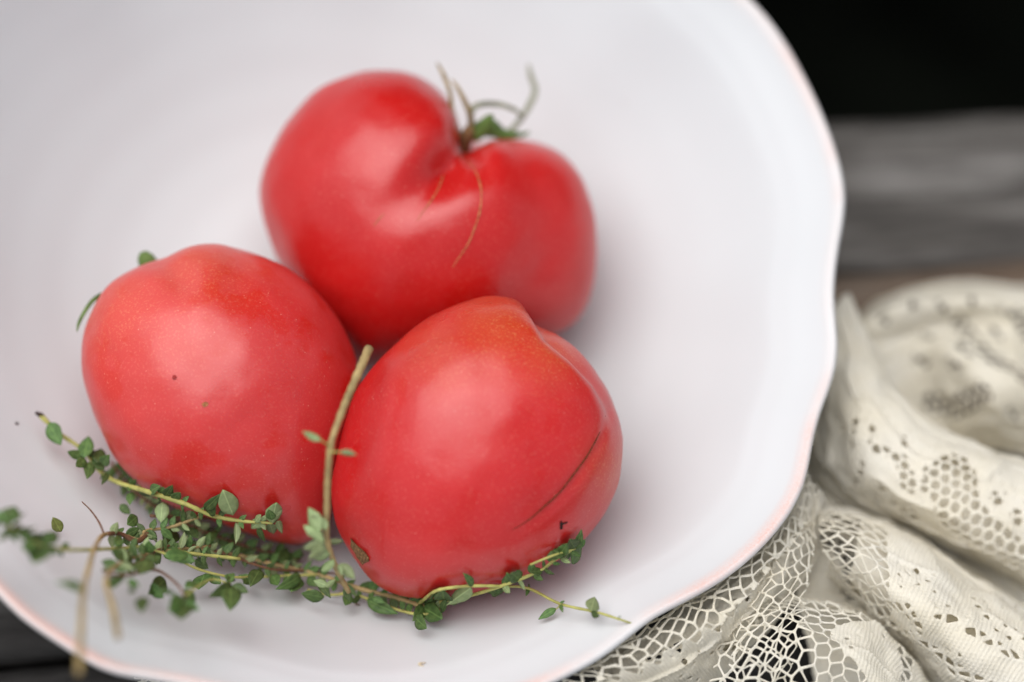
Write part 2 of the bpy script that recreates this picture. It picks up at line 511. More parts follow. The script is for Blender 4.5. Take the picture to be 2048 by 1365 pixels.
# ------------------------------------------------------------------ tomatoes
class Tomato:
    def __init__(s, center, outline, rz, label, mat, grooves=(), shoulder=None, seed=0, sink=0.0006, squash=1.0, sub=0):
        cx, cy = center
        s.c = center
        o = np.array(outline, float) - [cx, cy]
        o[:, 1] *= -1
        al = np.arctan2(o[:, 1], o[:, 0]); rr = np.hypot(o[:, 0], o[:, 1])
        k = np.argsort(al); al, rr = al[k], rr[k]
        NA, NBt = 240, 130
        A = np.linspace(-math.pi, math.pi, NA, endpoint=False)
        r = np.interp(A, np.r_[al - 2 * math.pi, al, al + 2 * math.pi], np.r_[rr, rr, rr])
        ft = np.fft.rfft(r)
        fr = np.arange(len(ft))
        rs = np.fft.irfft(ft * np.exp(-(fr / 18.0) ** 2), NA)     # smooth contour
        rl = np.fft.irfft(ft * np.exp(-(fr / 2.6) ** 2), NA)     # broad shape
        B = np.linspace(0, math.pi, NBt + 1)
        AA, BB = np.meshgrid(A, B)
        sb = np.sin(BB); cb = np.cos(BB)
        re = rl[None, :] + (rs - rl)[None, :] * np.clip(sb, 0, 1) ** 3.5
        lat = re * np.sign(sb) * np.abs(sb) ** 0.94
        X = lat * np.cos(AA); Y = lat * np.sin(AA); Z = rz * np.sign(cb) * np.abs(cb) ** 0.96
        X, Y, Z = X.ravel(), Y.ravel(), Z.ravel()
        # creases between lobes
        for g in grooves:
            pts = np.array(g['pts'], float) - [cx, cy]
            pts[:, 1] *= -1
            dep = np.array(g['depth'], float)
            best = np.full(len(X), 1e9); bd = np.zeros(len(X)); side = np.zeros(len(X))
            for a in range(len(pts) - 1):
                p0, p1 = pts[a], pts[a + 1]
                d = p1 - p0
                L2 = (d ** 2).sum()
                t = np.clip(((X - p0[0]) * d[0] + (Y - p0[1]) * d[1]) / L2, 0, 1)
                qx, qy = X - p0[0] - t * d[0], Y - p0[1] - t * d[1]
                dist = np.hypot(qx, qy)
                m = dist < best
                best = np.where(m, dist, best)
                bd = np.where(m, dep[a] + (dep[a + 1] - dep[a]) * t, bd)
                side = np.where(m, np.sign(d[0] * qy - d[1] * qx), side)
            wd = np.where(side > 0, g['w'][0], g['w'][1])
            front = 1 / (1 + np.exp(-(Z + g.get('zoff', 20)) / 25.0))
            amt = bd * np.exp(-(best / wd) ** 2) * front
            if g['w'][0] == g['w'][1]:                       # even on both sides: blend along a dense curve
                tt = np.linspace(0, len(pts) - 1, 80)
                kk = np.arange(len(pts))
                ker = np.hanning(23)[1:-1]; ker /= ker.sum()
                def sm1(a):
                    v = np.interp(tt, kk, a)
                    return np.convolve(np.r_[np.full(10, v[0]), v, np.full(10, v[-1])], ker, 'valid')
                cxs, cys, dps = sm1(pts[:, 0]), sm1(pts[:, 1]), sm1(dep)
                step = np.hypot(np.diff(cxs), np.diff(cys)).mean()
                w0, pw = g['w'][0], 6
                acc = 0
                for qx, qy, qd in zip(cxs, cys, dps):
                    acc = acc + (qd * np.exp(-((X - qx) ** 2 + (Y - qy) ** 2) / w0 ** 2)) ** pw
                amt = (acc * step / (w0 * math.sqrt(math.pi / pw))) ** (1 / pw) * front
            nrm = np.sqrt((X / 280) ** 2 + (Y / 280) ** 2 + (Z / rz) ** 2) + 1e-6
            gx, gy, gz = X / 280 / nrm, Y / 280 / nrm, Z / rz / nrm
            X = X - amt * gx * 0.7; Y = Y - amt * gy * 0.7; Z = Z - amt * gz
        pn = np.c_[X, Y, Z] / 120.0
        nz = vnoise(pn, seed) * 5.0 + vnoise(pn * 2.7, seed + 5) * 1.5
        nr = np.sqrt(X * X + Y * Y + Z * Z) + 1e-6
        X, Y, Z = X * (1 + nz / nr), Y * (1 + nz / nr), Z * (1 + nz / nr)
        s.loc = np.c_[X, Y, Z]
        d = ray(cx, cy)
        s.d = d
        f = -d / np.linalg.norm(d)
        up = ROT[:, 1] - f * (ROT[:, 1] @ f); up /= np.linalg.norm(up)
        rt = np.cross(up, f)
        s.B = np.c_[rt, up, f]
        lo, hi = 0.60, 0.80
        for _ in range(40):
            t = 0.5 * (lo + hi)
            v = CAM + d * t + (s.loc * (t / FPX)) @ s.B.T
            cl = (v[:, 2] - bowl_z(v[:, 0], v[:, 1]))
            if cl.min() > -sink: lo = t
            else: hi = t
        s.t = lo
        s.k = s.t / FPX
        s.C = CAM + d * s.t
        V = s.C + (s.loc * s.k) @ s.B.T
        s.V = V
        base = V[np.argmin(V[:, 2])]
        s.root = empty('tomato', base)
        s.base = base
        tag(s.root, label, 'tomato', 'oxheart tomatoes in the bowl')
        Fc = []
        for j in range(NBt):
            for a in range(NA):
                b = (a + 1) % NA
                Fc.append((j * NA + a, (j + 1) * NA + a, (j + 1) * NA + b, j * NA + b))
        s.body = mesh_obj('fruit_body', V, Fc, mat, s.root, origin=base)
        sh = np.zeros(len(V))
        for (qx, qy, qr, amp) in (shoulder or []):
            dx, dy = s.loc[:, 0] - (qx - cx), s.loc[:, 1] + (qy - cy)
            sh = np.maximum(sh, amp * np.exp(-(dx * dx + dy * dy) / qr ** 2))
        at = s.body.data.attributes.new('shoulder', 'FLOAT', 'POINT')
        at.data.foreach_set('value', sh)
    def at(s, px, py, z):
        """a point z pixels in front of the fruit's middle plane"""
        l = np.array([px - s.c[0], -(py - s.c[1]), z], float)
        return s.C + s.B @ (l * s.k)
    def on(s, px, py, lift=0.0):
        """the skin seen at that place"""
        rel = s.V - CAM
        cx = rel @ ROT[:, 0]; cyy = rel @ ROT[:, 1]; dz = -(rel @ ROT[:, 2])
        ix = cx / dz * FPX + 1024; iy = -cyy / dz * FPX + 682.5
        d2 = (ix - px) ** 2 + (iy - py) ** 2
        ok = np.where(s.loc[:, 2] > -5)[0]
        k = ok[np.argsort(d2[ok])[:7]]
        wgt = 1 / (d2[k] + 4.0)
        depth = (dz[k] * wgt).sum() / wgt.sum()
        d = ray(px, py)
        return CAM + d * (depth - lift)

def tube(name, pts, radii, mat, parent, origin, sides=8, flat=1.0, res=6, smooth_path=True, bumpy=0.0):
    """a tapered stalk through the points"""
    pts = np.asarray(pts, float); radii = np.asarray(radii, float)
    n = len(pts)
    if n > 2 and smooth_path:
        q = np.r_[[2 * pts[0] - pts[1]], pts, [2 * pts[-1] - pts[-2]]]
        out, rr = [], []
        for i in range(n - 1):
            for k in range(res):
                t = k / res
                a, b, c, d = q[i], q[i + 1], q[i + 2], q[i + 3]
                out.append(0.5 * (2 * b + (c - a) * t + (2 * a - 5 * b + 4 * c - d) * t * t + (3 * b - a - 3 * c + d) * t ** 3))
                rr.append(radii[i] + (radii[i + 1] - radii[i]) * t)
        out.append(pts[-1]); rr.append(radii[-1])
        pts, radii = np.array(out), np.array(rr)
    n = len(pts)
    T = np.gradient(pts, axis=0)
    T /= np.linalg.norm(T, axis=1)[:, None] + 1e-12
    up = ROT[:, 2]
    V, Fc = [], []
    for i in range(n):
        a = np.cross(T[i], up)
        if np.linalg.norm(a) < 1e-4: a = np.cross(T[i], ROT[:, 0])
        a /= np.linalg.norm(a)
        b = np.cross(a, T[i])
        r = radii[i] * (1 + bumpy * random.uniform(-1, 1))
        for k in range(sides):
            an = 2 * math.pi * k / sides
            V.append(pts[i] + r * (math.cos(an) * a + flat * math.sin(an) * b))
    for i in range(n - 1):
        for k in range(sides):
            k2 = (k + 1) % sides
            Fc.append((i * sides + k, i * sides + k2, (i + 1) * sides + k2, (i + 1) * sides + k))
    Fc.append(tuple(range(sides))[::-1])
    Fc.append(tuple((n - 1) * sides + k for k in range(sides)))
    return mesh_obj(name, V, Fc, mat, parent, origin=origin)

T1 = Tomato((855, 440),
    [(755,140),(690,150),(640,176),(590,220),(550,280),(524,345),(518,410),(530,465),(555,525),(590,575),(630,630),(680,690),(722,738),(770,735),(830,712),(920,690),(1030,680),(1110,670),(1150,650),
     (1180,590),(1196,510),(1192,440),(1172,370),(1137,315),(1085,284),(1030,274),(985,279),(960,278),(938,274),(921,258),(906,222),(884,184),(830,150)],
    262, 'heart-shaped red tomato at the back with dry sepals in its deep cleft', mat_tomato('tomato_skin_back', (0.51, 0.0035, 0.002), (0.60, 0.22, 0.05), 0.02, 1),
    grooves=[dict(pts=[(935,285),(905,325),(870,358),(825,392),(730,440)], depth=[40,66,40,17,0], w=(45,45), zoff=90),
             dict(pts=[(935,285),(960,330),(965,380)], depth=[50,16,0], w=(26,26), zoff=90),
             dict(pts=[(1030,290),(1090,390),(1090,510),(1020,620),(930,700)], depth=[16,18,17,14,8], w=(60,60), zoff=60),
             dict(pts=[(700,170),(600,280),(580,400),(640,520)], depth=[6,9,9,4], w=(55,55), zoff=60)],
    seed=1)
T2 = Tomato((452, 790),
    [(430,487),(480,494),(540,519),(600,560),(650,610),(690,670),(716,740),(720,810),(704,880),(684,950),(668,1020),(645,1072),(610,1094),(570,1088),(500,1068),(430,1040),(350,1012),(290,977),(245,930),
     (210,870),(180,800),(165,720),(170,660),(190,610),(220,570),(270,538),(318,521),(350,503),(390,490)],
    258, 'lighter coral-red tomato with a knobbly shoulder beside the thyme cluster', mat_tomato('tomato_skin_front', (0.57, 0.012, 0.006), (0.60, 0.20, 0.07), 0.09, 2),
    grooves=[dict(pts=[(330,515),(360,560),(390,600)], depth=[10,12,0], w=(30,30)),
             dict(pts=[(480,500),(470,560),(500,620)], depth=[8,8,0], w=(40,40))],
    shoulder=[(400,520,110,0.75),(250,620,110,0.55),(330,680,130,0.35)], seed=2)
T3 = Tomato((950, 900),
    [(985,589),(1035,597),(1075,622),(1110,640),(1155,675),(1200,730),(1234,800),(1247,870),(1245,920),(1225,990),(1190,1050),(1140,1100),(1060,1147),(980,1177),(880,1193),(800,1190),(750,1170),(712,1125),
     (680,1060),(665,1000),(670,920),(690,840),(730,755),(790,690),(850,640),(920,604)],
    258, 'oval red tomato in front with a long corky crack down its side', mat_tomato('tomato_skin_side', (0.53, 0.005, 0.004), (0.56, 0.22, 0.05), 0.04, 3),
    grooves=[dict(pts=[(1068,600),(1100,668),(1150,712),(1195,760),(1222,820),(1236,880)], depth=[34,40,36,30,16,0], w=(52,18), zoff=110),
             dict(pts=[(1216,810),(1195,880),(1145,955),(1090,1015),(1020,1062)], depth=[4,4,4,3,0], w=(10,10), zoff=60)],
    shoulder=[(985,640,95,1.0),(1090,700,70,0.7),(880,700,80,0.7),(1230,940,60,0.6)], seed=3)
print('tomato depths', T1.t, T2.t, T3.t, 'lowest', T1.base, T2.base, T3.base)
for na_, a_, b_ in (('12', T1, T2), ('13', T1, T3), ('23', T2, T3)):
    # overlap check: express vertices of one in the other's frame
    q = (b_.V - a_.C) @ a_.B / a_.k
    dirs = q / np.linalg.norm(q, axis=1)[:, None]
    al = a_.loc / np.linalg.norm(a_.loc, axis=1)[:, None]
    near = np.linalg.norm(q, axis=1) < 330
    qi = np.where(near)[0][::7]
    worst = 0
    for i in qi:
        j = np.argmax(al @ dirs[i])
        worst = max(worst, np.linalg.norm(a_.loc[j]) - np.linalg.norm(q[i]))
    print('overlap', na_, worst * a_.k * 1000, 'mm')

def strip(name, tom, pts, wpx, mat, lift=0.00025):
    """a corky line lying on the skin"""
    p3 = [tom.on(x, y, lift) for x, y in pts]
    n = len(pts)
    rad_ = [0.5 * wpx * tom.k * math.sin(math.pi * min(1, 0.15 + 0.85 * (i + 0.3) / n)) for i in range(n)]
    return tube(name, p3, rad_, mat, tom.root, tom.base, 6, 0.5, 10, bumpy=0.3)

def patch(name, tom, pts, mat, lift=0.0004, rough=0.0006):
    cx = sum(p[0] for p in pts) / len(pts); cy = sum(p[1] for p in pts) / len(pts)
    V = [tom.on(cx, cy, lift + rough)]
    rings = 5
    m = len(pts)
    for r in range(1, rings + 1):
        for (x, y) in pts:
            f = r / rings
            V.append(tom.on(cx + (x - cx) * f, cy + (y - cy) * f, (lift + random.uniform(0, rough)) if r < rings else -0.0004))
    Fc = [(0, 1 + i, 1 + (i + 1) % m) for i in range(m)]
    for r in range(rings - 1):
        for i in range(m):
            j = (i + 1) % m
            Fc.append((1 + r * m + i, 1 + (r + 1) * m + i, 1 + (r + 1) * m + j, 1 + r * m + j))
    return mesh_obj(name, V, Fc, mat, tom.root, smooth=False, origin=tom.base)

strip('crack_line', T3, [(1211,832),(1196,872),(1172,915),(1145,952),(1118,986),(1090,1012),(1058,1040),(1024,1061)], 3.0, M_CRACK, 0.0001)
patch('blossom_scar', T3, [(700,1074),(708,1084),(716,1092),(724,1098),(732,1106),(739,1116),(740,1124),(730,1128),(726,1134),(720,1126),(712,1118),(708,1106),(698,1092)], M_CORK, 0.0009, 0.0009)
patch('puncture_mark', T3, [(1119,1046),(1122,1040),(1125,1046),(1136,1043),(1137,1046),(1126,1050),(1125,1060),(1119,1061)], M_BLACK, 0.0003, 0.0001)
strip('cork_line', T1, [(935,322),(952,345),(962,380),(960,420),(950,455),(935,490),(915,520),(905,535)], 2.6, M_CORKL, 0.0001)
strip('cork_line', T1, [(887,350),(878,375),(862,402),(845,425),(835,442)], 2.2, M_CORKL, 0.0001)
strip('cork_line', T1, [(768,428),(758,438),(748,452)], 2.0, M_CORKL, 0.0001)
patch('blemish', T2, [(344,752),(349,749),(354,753),(354,758),(348,761),(344,758)], simple('red_blemish', (0.30, 0.01, 0.008)), 0.0002, 0.0001)
patch('blemish', T2, [(402,808),(410,803),(418,806),(416,813),(406,816)], M_CORKL, 0.00015, 0.0001)

def blade(name, tom, pts, widths, mat, fold=0.3):
    """a sepal: a tapered, slightly folded strip with thickness, pts are (px, py, z) by the fruit"""
    p = np.array([tom.at(*q) for q in pts])
    return tube(name, p, [0.5 * x * tom.k for x in widths], mat, tom.root, tom.base, 8, fold, 8)

# the dry calyx of the back tomato
tube('stalk_stub', [T1.at(925, 300, 40), T1.at(930, 282, 60), T1.at(938, 262, 78)], np.array([15, 14, 12]) * T1.k, M_CORK, T1.root, T1.base, 10, 1.0, 4, bumpy=0.1)
blade('sepal', T1, [(922,285,60),(910,250,80),(902,222,88),(900,195,90),(888,160,80),(874,132,66)], [10,11,10,8,9,4], M_SEPALD)
blade('sepal', T1, [(938,268,66),(940,240,80),(930,212,86),(914,182,84),(902,165,80)], [12,13,11,8,3], M_SEPALD)
blade('sepal', T1, [(942,262,60),(942,225,62),(962,212,50),(1000,212,36),(1032,224,24),(1046,240,14)], [8,13,12,11,9,3], M_SEPALG)
blade('sepal', T1, [(960,270,40),(1010,268,20),(1040,240,0),(1062,205,-18),(1071,178,-26),(1062,150,-30),(1058,128,-30)], [10,12,11,13,12,11,5], M_SEPALG)
blade('sepal', T1, [(935,285,50),(955,262,56),(978,258,50),(1005,270,40),(1040,271,30),(1058,266,26)], [14,30,40,22,10,4], M_SEPAL, 0.25)
blade('sepal', T1, [(945,280,66),(962,262,80),(975,243,92),(984,234,98)], [20,30,20,3], M_SEPAL, 0.3)
# sepals of the left tomato peep out behind it
blade('sepal', T2, [(240,592,-30),(212,588,-20),(190,600,-10),(174,622,-4),(162,646,0),(158,664,0)], [8,9,9,8,7,2], M_SEPAL)
blade('sepal', T2, [(320,545,-70),(300,530,-70),(290,512,-68),(286,500,-66)], [30,40,34,14], M_SEPAL, 0.3)
blade('sepal', T2, [(290,560,-60),(268,548,-60),(254,550,-60),(246,556,-60)], [14,16,12,3], M_SEPAL)
blade('sepal', T2, [(205,640,-60),(186,655,-50),(174,675,-46),(168,695,-50)], [14,16,12,3], M_SEPALG)

# ------------------------------------------------------------------ thyme
def leaf_mesh(name, wid, curl, fold, seed):
    rng = random.Random(seed)
    n, m = 7, 4
    top, bot = [], []
    for i in range(n + 1):
        t = i / n
        half = wid * 0.5 * (math.sin(math.pi * min(1.0, t ** 0.85)) ** 0.75) * (1.0 - 0.18 * t)
        if i == 0: half = 0.035
        if i == n: half = 0.012
        for j in range(m + 1):
            s = (j / m) * 2 - 1
            y = s * half * (1 + 0.04 * rng.uniform(-1, 1))
            z = curl * t * t + fold * abs(s) * half + 0.012 * rng.uniform(-1, 1)
            top.append((t, y, z + 0.012 * (1 - abs(s))))
            bot.append((t, y, z - 0.018 * (1 - abs(s)) - 0.004))
    V = top + bot
    k = len(top)
    Fc, mi = [], []
    for i in range(n):
        for j in range(m):
            a, b, c, d = i * (m + 1) + j, (i + 1) * (m + 1) + j, (i + 1) * (m + 1) + j + 1, i * (m + 1) + j + 1
            Fc.append((a, b, c, d)); mi.append(0)
            Fc.append((k + a, k + d, k + c, k + b)); mi.append(1)
    edge = [i * (m + 1) for i in range(n + 1)] + [n * (m + 1) + j for j in range(1, m + 1)] + [i * (m + 1) + m for i in range(n - 1, -1, -1)] + [j for j in range(m - 1, 0, -1)]
    for i in range(len(edge)):
        a, b = edge[i], edge[(i + 1) % len(edge)]
        Fc.append((a, k + a, k + b, b)); mi.append(0)
    me = bpy.data.meshes.new(name)
    me.from_pydata(V, [], Fc)
    me.materials.append(M_LEAF); me.materials.append(M_LEAFU)
    me.polygons.foreach_set('material_index', mi)
    me.polygons.foreach_set('use_smooth', [True] * len(Fc))
    me.update()
    return me
LEAVES = [leaf_mesh('leaf', 0.56, -0.14, 0.22, 1), leaf_mesh('leaf', 0.62, 0.10, 0.15, 2), leaf_mesh('leaf', 0.44, -0.25, 0.35, 3), leaf_mesh('leaf', 0.70, -0.06, 0.1, 4)]

class Sprig:
    def __init__(s, label, path, radii, mat, seed, base=0):
        s.rng = random.Random(seed)
        s.pts = [np.asarray(p, float) for p in path]
        s.base = s.pts[base]
        s.root = empty('thyme_sprig', s.base)
        tag(s.root, label, 'thyme', 'thyme sprigs in the bowl')
        s.stem('stem', s.pts, radii, mat)
    def stem(s, name, pts, radii, mat):
        return tube(name, pts, np.asarray(radii) * 0.00105, mat, s.root, s.base, 7, 1.0, 7, bumpy=0.13)
    def leaf(s, a, b, under=False, tilt=None, mesh=None, wide=1.0):
        """a leaf from point a to its tip b"""
        a, b = np.asarray(a, float), np.asarray(b, float)
        x = b - a
        L = np.linalg.norm(x)
        x = x / L
        L = L * s.rng.uniform(0.8, 0.98)
        t = s.rng.uniform(-0.6, 0.6) if tilt is None else tilt
        n = ROT[:, 2] + t * np.cross(x, ROT[:, 2])
        n = n - x * (n @ x); n /= np.linalg.norm(n)
        if under: n = -n
        y = np.cross(n, x)
        me = s.rng.choice(LEAVES) if mesh is None else LEAVES[mesh]
        o = bpy.data.objects.new('leaf', me)
        C.objects.link(o)
        o.parent = s.root
        M = Matrix.Identity(4)
        for i in range(3):
            M[i][0], M[i][1], M[i][2] = x[i] * L, y[i] * L * wide, n[i] * L
            M[i][3] = a[i] - s.base[i]
        o.matrix_local = M
        return o
    def pair(s, p, along, size, spread=0.9, under=False):
        """two opposite leaves at a node"""
        along = along / np.linalg.norm(along)
        side = np.cross(ROT[:, 2], along); side /= np.linalg.norm(side)
        for sg in (-1, 1):
            d = along * s.rng.uniform(0.2, 0.9) + sg * side * spread * s.rng.uniform(0.6, 1.2) + ROT[:, 2] * s.rng.uniform(-0.2, 0.7)
            d /= np.linalg.norm(d)
            s.leaf(p, p + d * size * s.rng.uniform(0.7, 1.15), under=(s.rng.random() < 0.25) if not under else True)
    def nodes(s, i0, i1, count, size):
        """leaf pairs strewn along a stretch of the stem"""
        for k in range(count):
            f = i0 + (i1 - i0) * (k + 0.5) / count
            i = min(int(f), len(s.pts) - 2)
            t = f - i
            p = s.pts[i] * (1 - t) + s.pts[i + 1] * t
            s.pair(p, s.pts[i + 1] - s.pts[i], size)

_tp = []
for _t in (T1, T2, T3):
    rel = _t.V - CAM
    dz = -(rel @ ROT[:, 2])
    _tp.append(np.c_[rel @ ROT[:, 0] / dz * FPX + 1024, -(rel @ ROT[:, 1]) / dz * FPX + 682.5, dz])
_tp = np.concatenate(_tp)
def fr(px, py, lift, gap=0.0025):
    """on the bowl, or in front of the fruit where a fruit stands in the way"""
    p = on_bowl(px, py, lift)
    near = _tp[(np.abs(_tp[:, 0] - px) < 9) & (np.abs(_tp[:, 1] - py) < 9)]
    dep = -((p - CAM) @ ROT[:, 2])
    if len(near): dep = min(dep, near[:, 2].min() - gap)
    return CAM + ray(px, py) * dep
ob = fr
def L(s, bx, by, tx, ty, lift, tl=None, **k):
    s.leaf(ob(bx, by, lift), ob(tx, ty, lift if tl is None else tl), **k)

# 1: cut end at the far left, tip against the left tomato
s = Sprig('green thyme sprig with a blackened cut end, lying below the coral-red tomato',
          [ob(80,830,.012), ob(120,868,.012), ob(165,900,.013), ob(215,955,.014), ob(300,985,.020), ob(370,1008,.024), ob(420,1030,.026), ob(480,1042,.027), ob(545,1047,.028)],
          [.75,.65,.6,.68,.75,.72,.65,.52,.35], M_STEM, 11)
tube('cut_end', [ob(72,826,.012), ob(80,830,.012), ob(86,834,.012)], [.0006,.0008,.0007], M_BLACK, s.root, s.base, 8, 1, 3, bumpy=.2)
L(s, 98,846, 124,896, .014, tilt=.1, mesh=3, wide=1.0)
for q in [(168,915,178,876),(165,915,130,902),(170,918,158,888),(172,920,146,938),(180,925,176,955),(185,918,214,946),(176,912,206,908),(195,925,204,892),(205,930,216,912),(215,948,205,968)]:
    L(s, *q, .016 + s.rng.uniform(0, .006))
for q in [(262,985,258,1012),(283,978,300,998),(300,985,318,970),(330,992,346,972),(345,998,362,985)]:
    L(s, *q, .021)
L(s, 325,1005, 322,1052, .025, under=True, tilt=.1, mesh=3, wide=1.1)
L(s, 388,1028, 358,1040, .026, under=True, tilt=.2, mesh=1)
L(s, 410,1020, 440,992, .024); L(s, 415,1028, 432,1005, .024)
L(s, 466,1030, 446,982, .030, under=True, tilt=.15, mesh=1)
L(s, 472,1045, 478,1096, .029, under=True, tilt=.5, mesh=2)
L(s, 545,1047, 552,990, .034, under=True, tilt=.4); L(s, 520,1042, 500,1060, .030, under=True); L(s, 540,1048, 548,1070, .030, under=True)
L(s, 552,1035, 566,1020, .031, under=True); L(s, 545,1040, 536,1018, .031); L(s, 556,1042, 562,1064, .031, under=True); L(s, 520,1052, 524,1092, .029, tilt=.6); L(s, 510,1045, 520,1030, .03, under=True)

s.nodes(2.5, 8, 8, .0036)
# 2: brown crooked sprig whose cut end hangs over the rim towards the viewer
def air(px, py, z): return P(px, py, z)
s = Sprig('crooked brown thyme twig whose cut end juts out over the bowl rim',
          [air(158,1348,.128), air(162,1270,.122), air(166,1190,.114), air(178,1135,.102), air(190,1095,.094), ob(208,1070,.030), ob(240,1068,.024), ob(278,1080,.022), ob(292,1062,.022), ob(340,1055,.024), ob(400,1034,.026)],
          [.95,.88,.8,.72,.68,.62,.58,.56,.5,.5,.45], M_STEM_T, 12)
s.stem('twig', [ob(208,1068,.030), ob(198,1045,.028), ob(182,1022,.024), ob(164,1004,.020)], [.3,.26,.22,.15], M_STEM_B)
s.stem('twig', [ob(300,1063,.022), ob(275,1083,.023), ob(240,1068,.025), ob(215,1068,.029)], [.62,.66,.66,.6], M_STEM_B)
L(s, 230,1092, 252,1064, .034); L(s, 165,1180, 118,1158, .050, tilt=.9)
s.leaf(air(166,1182,.112), air(120,1162,.118), tilt=.8, mesh=2, wide=.6)
s.nodes(5.3, 10, 12, .0047)

# 3: sprig along the left rim
s = Sprig('blurred leafy thyme sprig crossing the left rim of the bowl',
          [ob(-30,1010,.032), ob(20,1055,.036), ob(75,1088,.038), ob(140,1100,.036), ob(220,1098,.032), ob(300,1095,.027), ob(390,1108,.024), ob(480,1118,.022)],
          [.4,.5,.55,.55,.55,.5,.5,.5], M_STEM, 13)
for q in [(10,1045,-15,1020),(12,1045,30,1018),(18,1050,42,1015),(22,1058,2,1078),(40,1070,70,1038),(45,1072,68,1062),(60,1082,30,1060),(70,1085,48,1110),(86,1090,110,1068),(92,1092,66,1128),(90,1090,92,1058),(60,1075,96,1076),(100,1094,118,1112),(8,1040,-12,1050),(30,1064,60,1052)]:
    L(s, *q, .040)
s.nodes(4.0, 7, 9, .0044)
s.nodes(0.3, 3, 5, .0044)

# 4: second foreground twig with a cluster of leaves
s = Sprig('short tan thyme twig pointing at the viewer through a loose leaf cluster',
          [air(236,1275,.118), air(226,1215,.112), air(212,1160,.104), ob(240,1128,.036), ob(290,1110,.030), ob(350,1100,.026), ob(420,1092,.022)],
          [.9,.8,.7,.55,.5,.5,.45], M_STEM_T, 14)
s.stem('twig', [ob(210,1150,.042), ob(260,1150,.040), ob(310,1140,.036), ob(350,1165,.040), ob(372,1195,.044)], [.4,.4,.4,.35,.3], M_STEM_B)
for q in [(262,1118,218,1100),(265,1110,230,1120),(300,1140,292,1100),(302,1130,318,1098),(295,1120,280,1160),(330,1112,385,1110),(345,1108,398,1128),(255,1160,282,1176),(270,1178,256,1186),(285,1195,282,1222),(320,1178,352,1190),(335,1185,312,1182),(370,1175,400,1160),(360,1195,384,1215),(365,1200,340,1222),(372,1205,398,1222),(368,1208,362,1240),(372,1200,392,1178),(240,1148,225,1176)]:
    L(s, *q, .040 + s.rng.uniform(-.006, .006))
for q in [(462,1165,455,1130),(462,1170,430,1192),(463,1172,500,1186),(462,1175,462,1214),(455,1165,472,1148)]:
    L(s, *q, .034)
s.stem('twig', [ob(372,1190,.042), ob(420,1160,.036), ob(462,1168,.034)], [.3,.3,.2], M_STEM)

s.nodes(2.5, 6, 14, .0048)
# 5: upright sprig between the tomatoes
e_path = [air(738,698,.104), air(722,735,.107), air(700,785,.108), air(678,840,.109), air(662,890,.108), air(656,950,.104), air(654,1010,.098), air(654,1075,.090), air(668,1125,.082), air(684,1160,.074), air(698,1185,.070)]
s = Sprig('pale thyme stalk rising between the two front tomatoes, cut end upward', e_path,
          [1.25,1.2,1.1,1.0,.95,.9,.85,.8,.8,.75,.7], M_STEM_T, 15, base=10)
def LA(s, bx, by, tx, ty, z, tz=None, **k): s.leaf(air(bx, by, z), air(tx, ty, z if tz is None else tz), **k)
s.stem('leaf_stalk', [air(660,893,.1085), air(648,885,.111), air(640,880,.112)], [.3,.25,.2], M_STEM)
s.stem('leaf_stalk', [air(660,905,.108), air(672,904,.111), air(682,905,.112)], [.3,.25,.2], M_STEM)
LA(s, 642,881, 604,865, .112, mesh=2, under=True, tilt=.3); LA(s, 680,905, 722,908, .112, mesh=2, under=True, tilt=.3)
for q in [(640,1065,612,1012),(636,1060,640,1015),(645,1075,606,1048),(648,1085,612,1058),(650,1090,600,1100),(652,1095,612,1118),(640,1050,622,1030),(652,1060,640,1030)]:
    LA(s, *q, .096, under=True)
for q in [(655,1085,690,1082),(660,1108,612,1112),(668,1120,640,1150),(676,1130,688,1155),(680,1128,718,1165)]:
    LA(s, *q, .086, under=True)
LA(s, 655,1172, 622,1160, .070, under=True, tilt=.1, mesh=1); LA(s, 652,1175, 672,1158, .070, under=True, tilt=.1)
LA(s, 690,1175, 700,1205, .068)

# 6: long sprig under the front tomato, running right to the rim
s = Sprig('slender yellow-green thyme sprig running from the front tomato to the right rim',
          [ob(838,1208,.010), ob(868,1184,.013), ob(900,1176,.015), ob(950,1172,.016), ob(1000,1173,.015), ob(1056,1177,.013), ob(1120,1208,.010), ob(1190,1224,.007), ob(1236,1238,.004), ob(1268,1249,.0035)],
          [.55,.5,.48,.45,.45,.42,.4,.4,.32,.25], M_STEM, 16)
L(s, 1182,1222, 1190,1192, .010, under=True, tilt=.1, mesh=3, wide=1.2); L(s, 1182,1226, 1200,1234, .008, tilt=.3)
L(s, 1112,1218, 1072,1240, .006, tilt=.3, mesh=2); s.stem('leaf_stalk', [ob(1120,1208,.010), ob(1117,1214,.008), ob(1112,1219,.006)], [.25,.2,.2], M_STEM)
for q in [(1056,1176,1062,1164),(1056,1178,1054,1190),(1120,1207,1132,1200),(1121,1210,1124,1222),(1236,1237,1242,1232)]: L(s, *q, .012, mesh=2)
L(s, 945,1172, 932,1146, .018, tilt=.7, mesh=2); L(s, 942,1176, 900,1206, .016, under=True, mesh=2)
for q in [(870,1186,872,1204),(885,1180,890,1225),(893,1200,878,1230),(900,1200,930,1212),(845,1215,895,1242),(848,1212,830,1240),(1000,1180,970,1190)]: L(s, *q, .010)

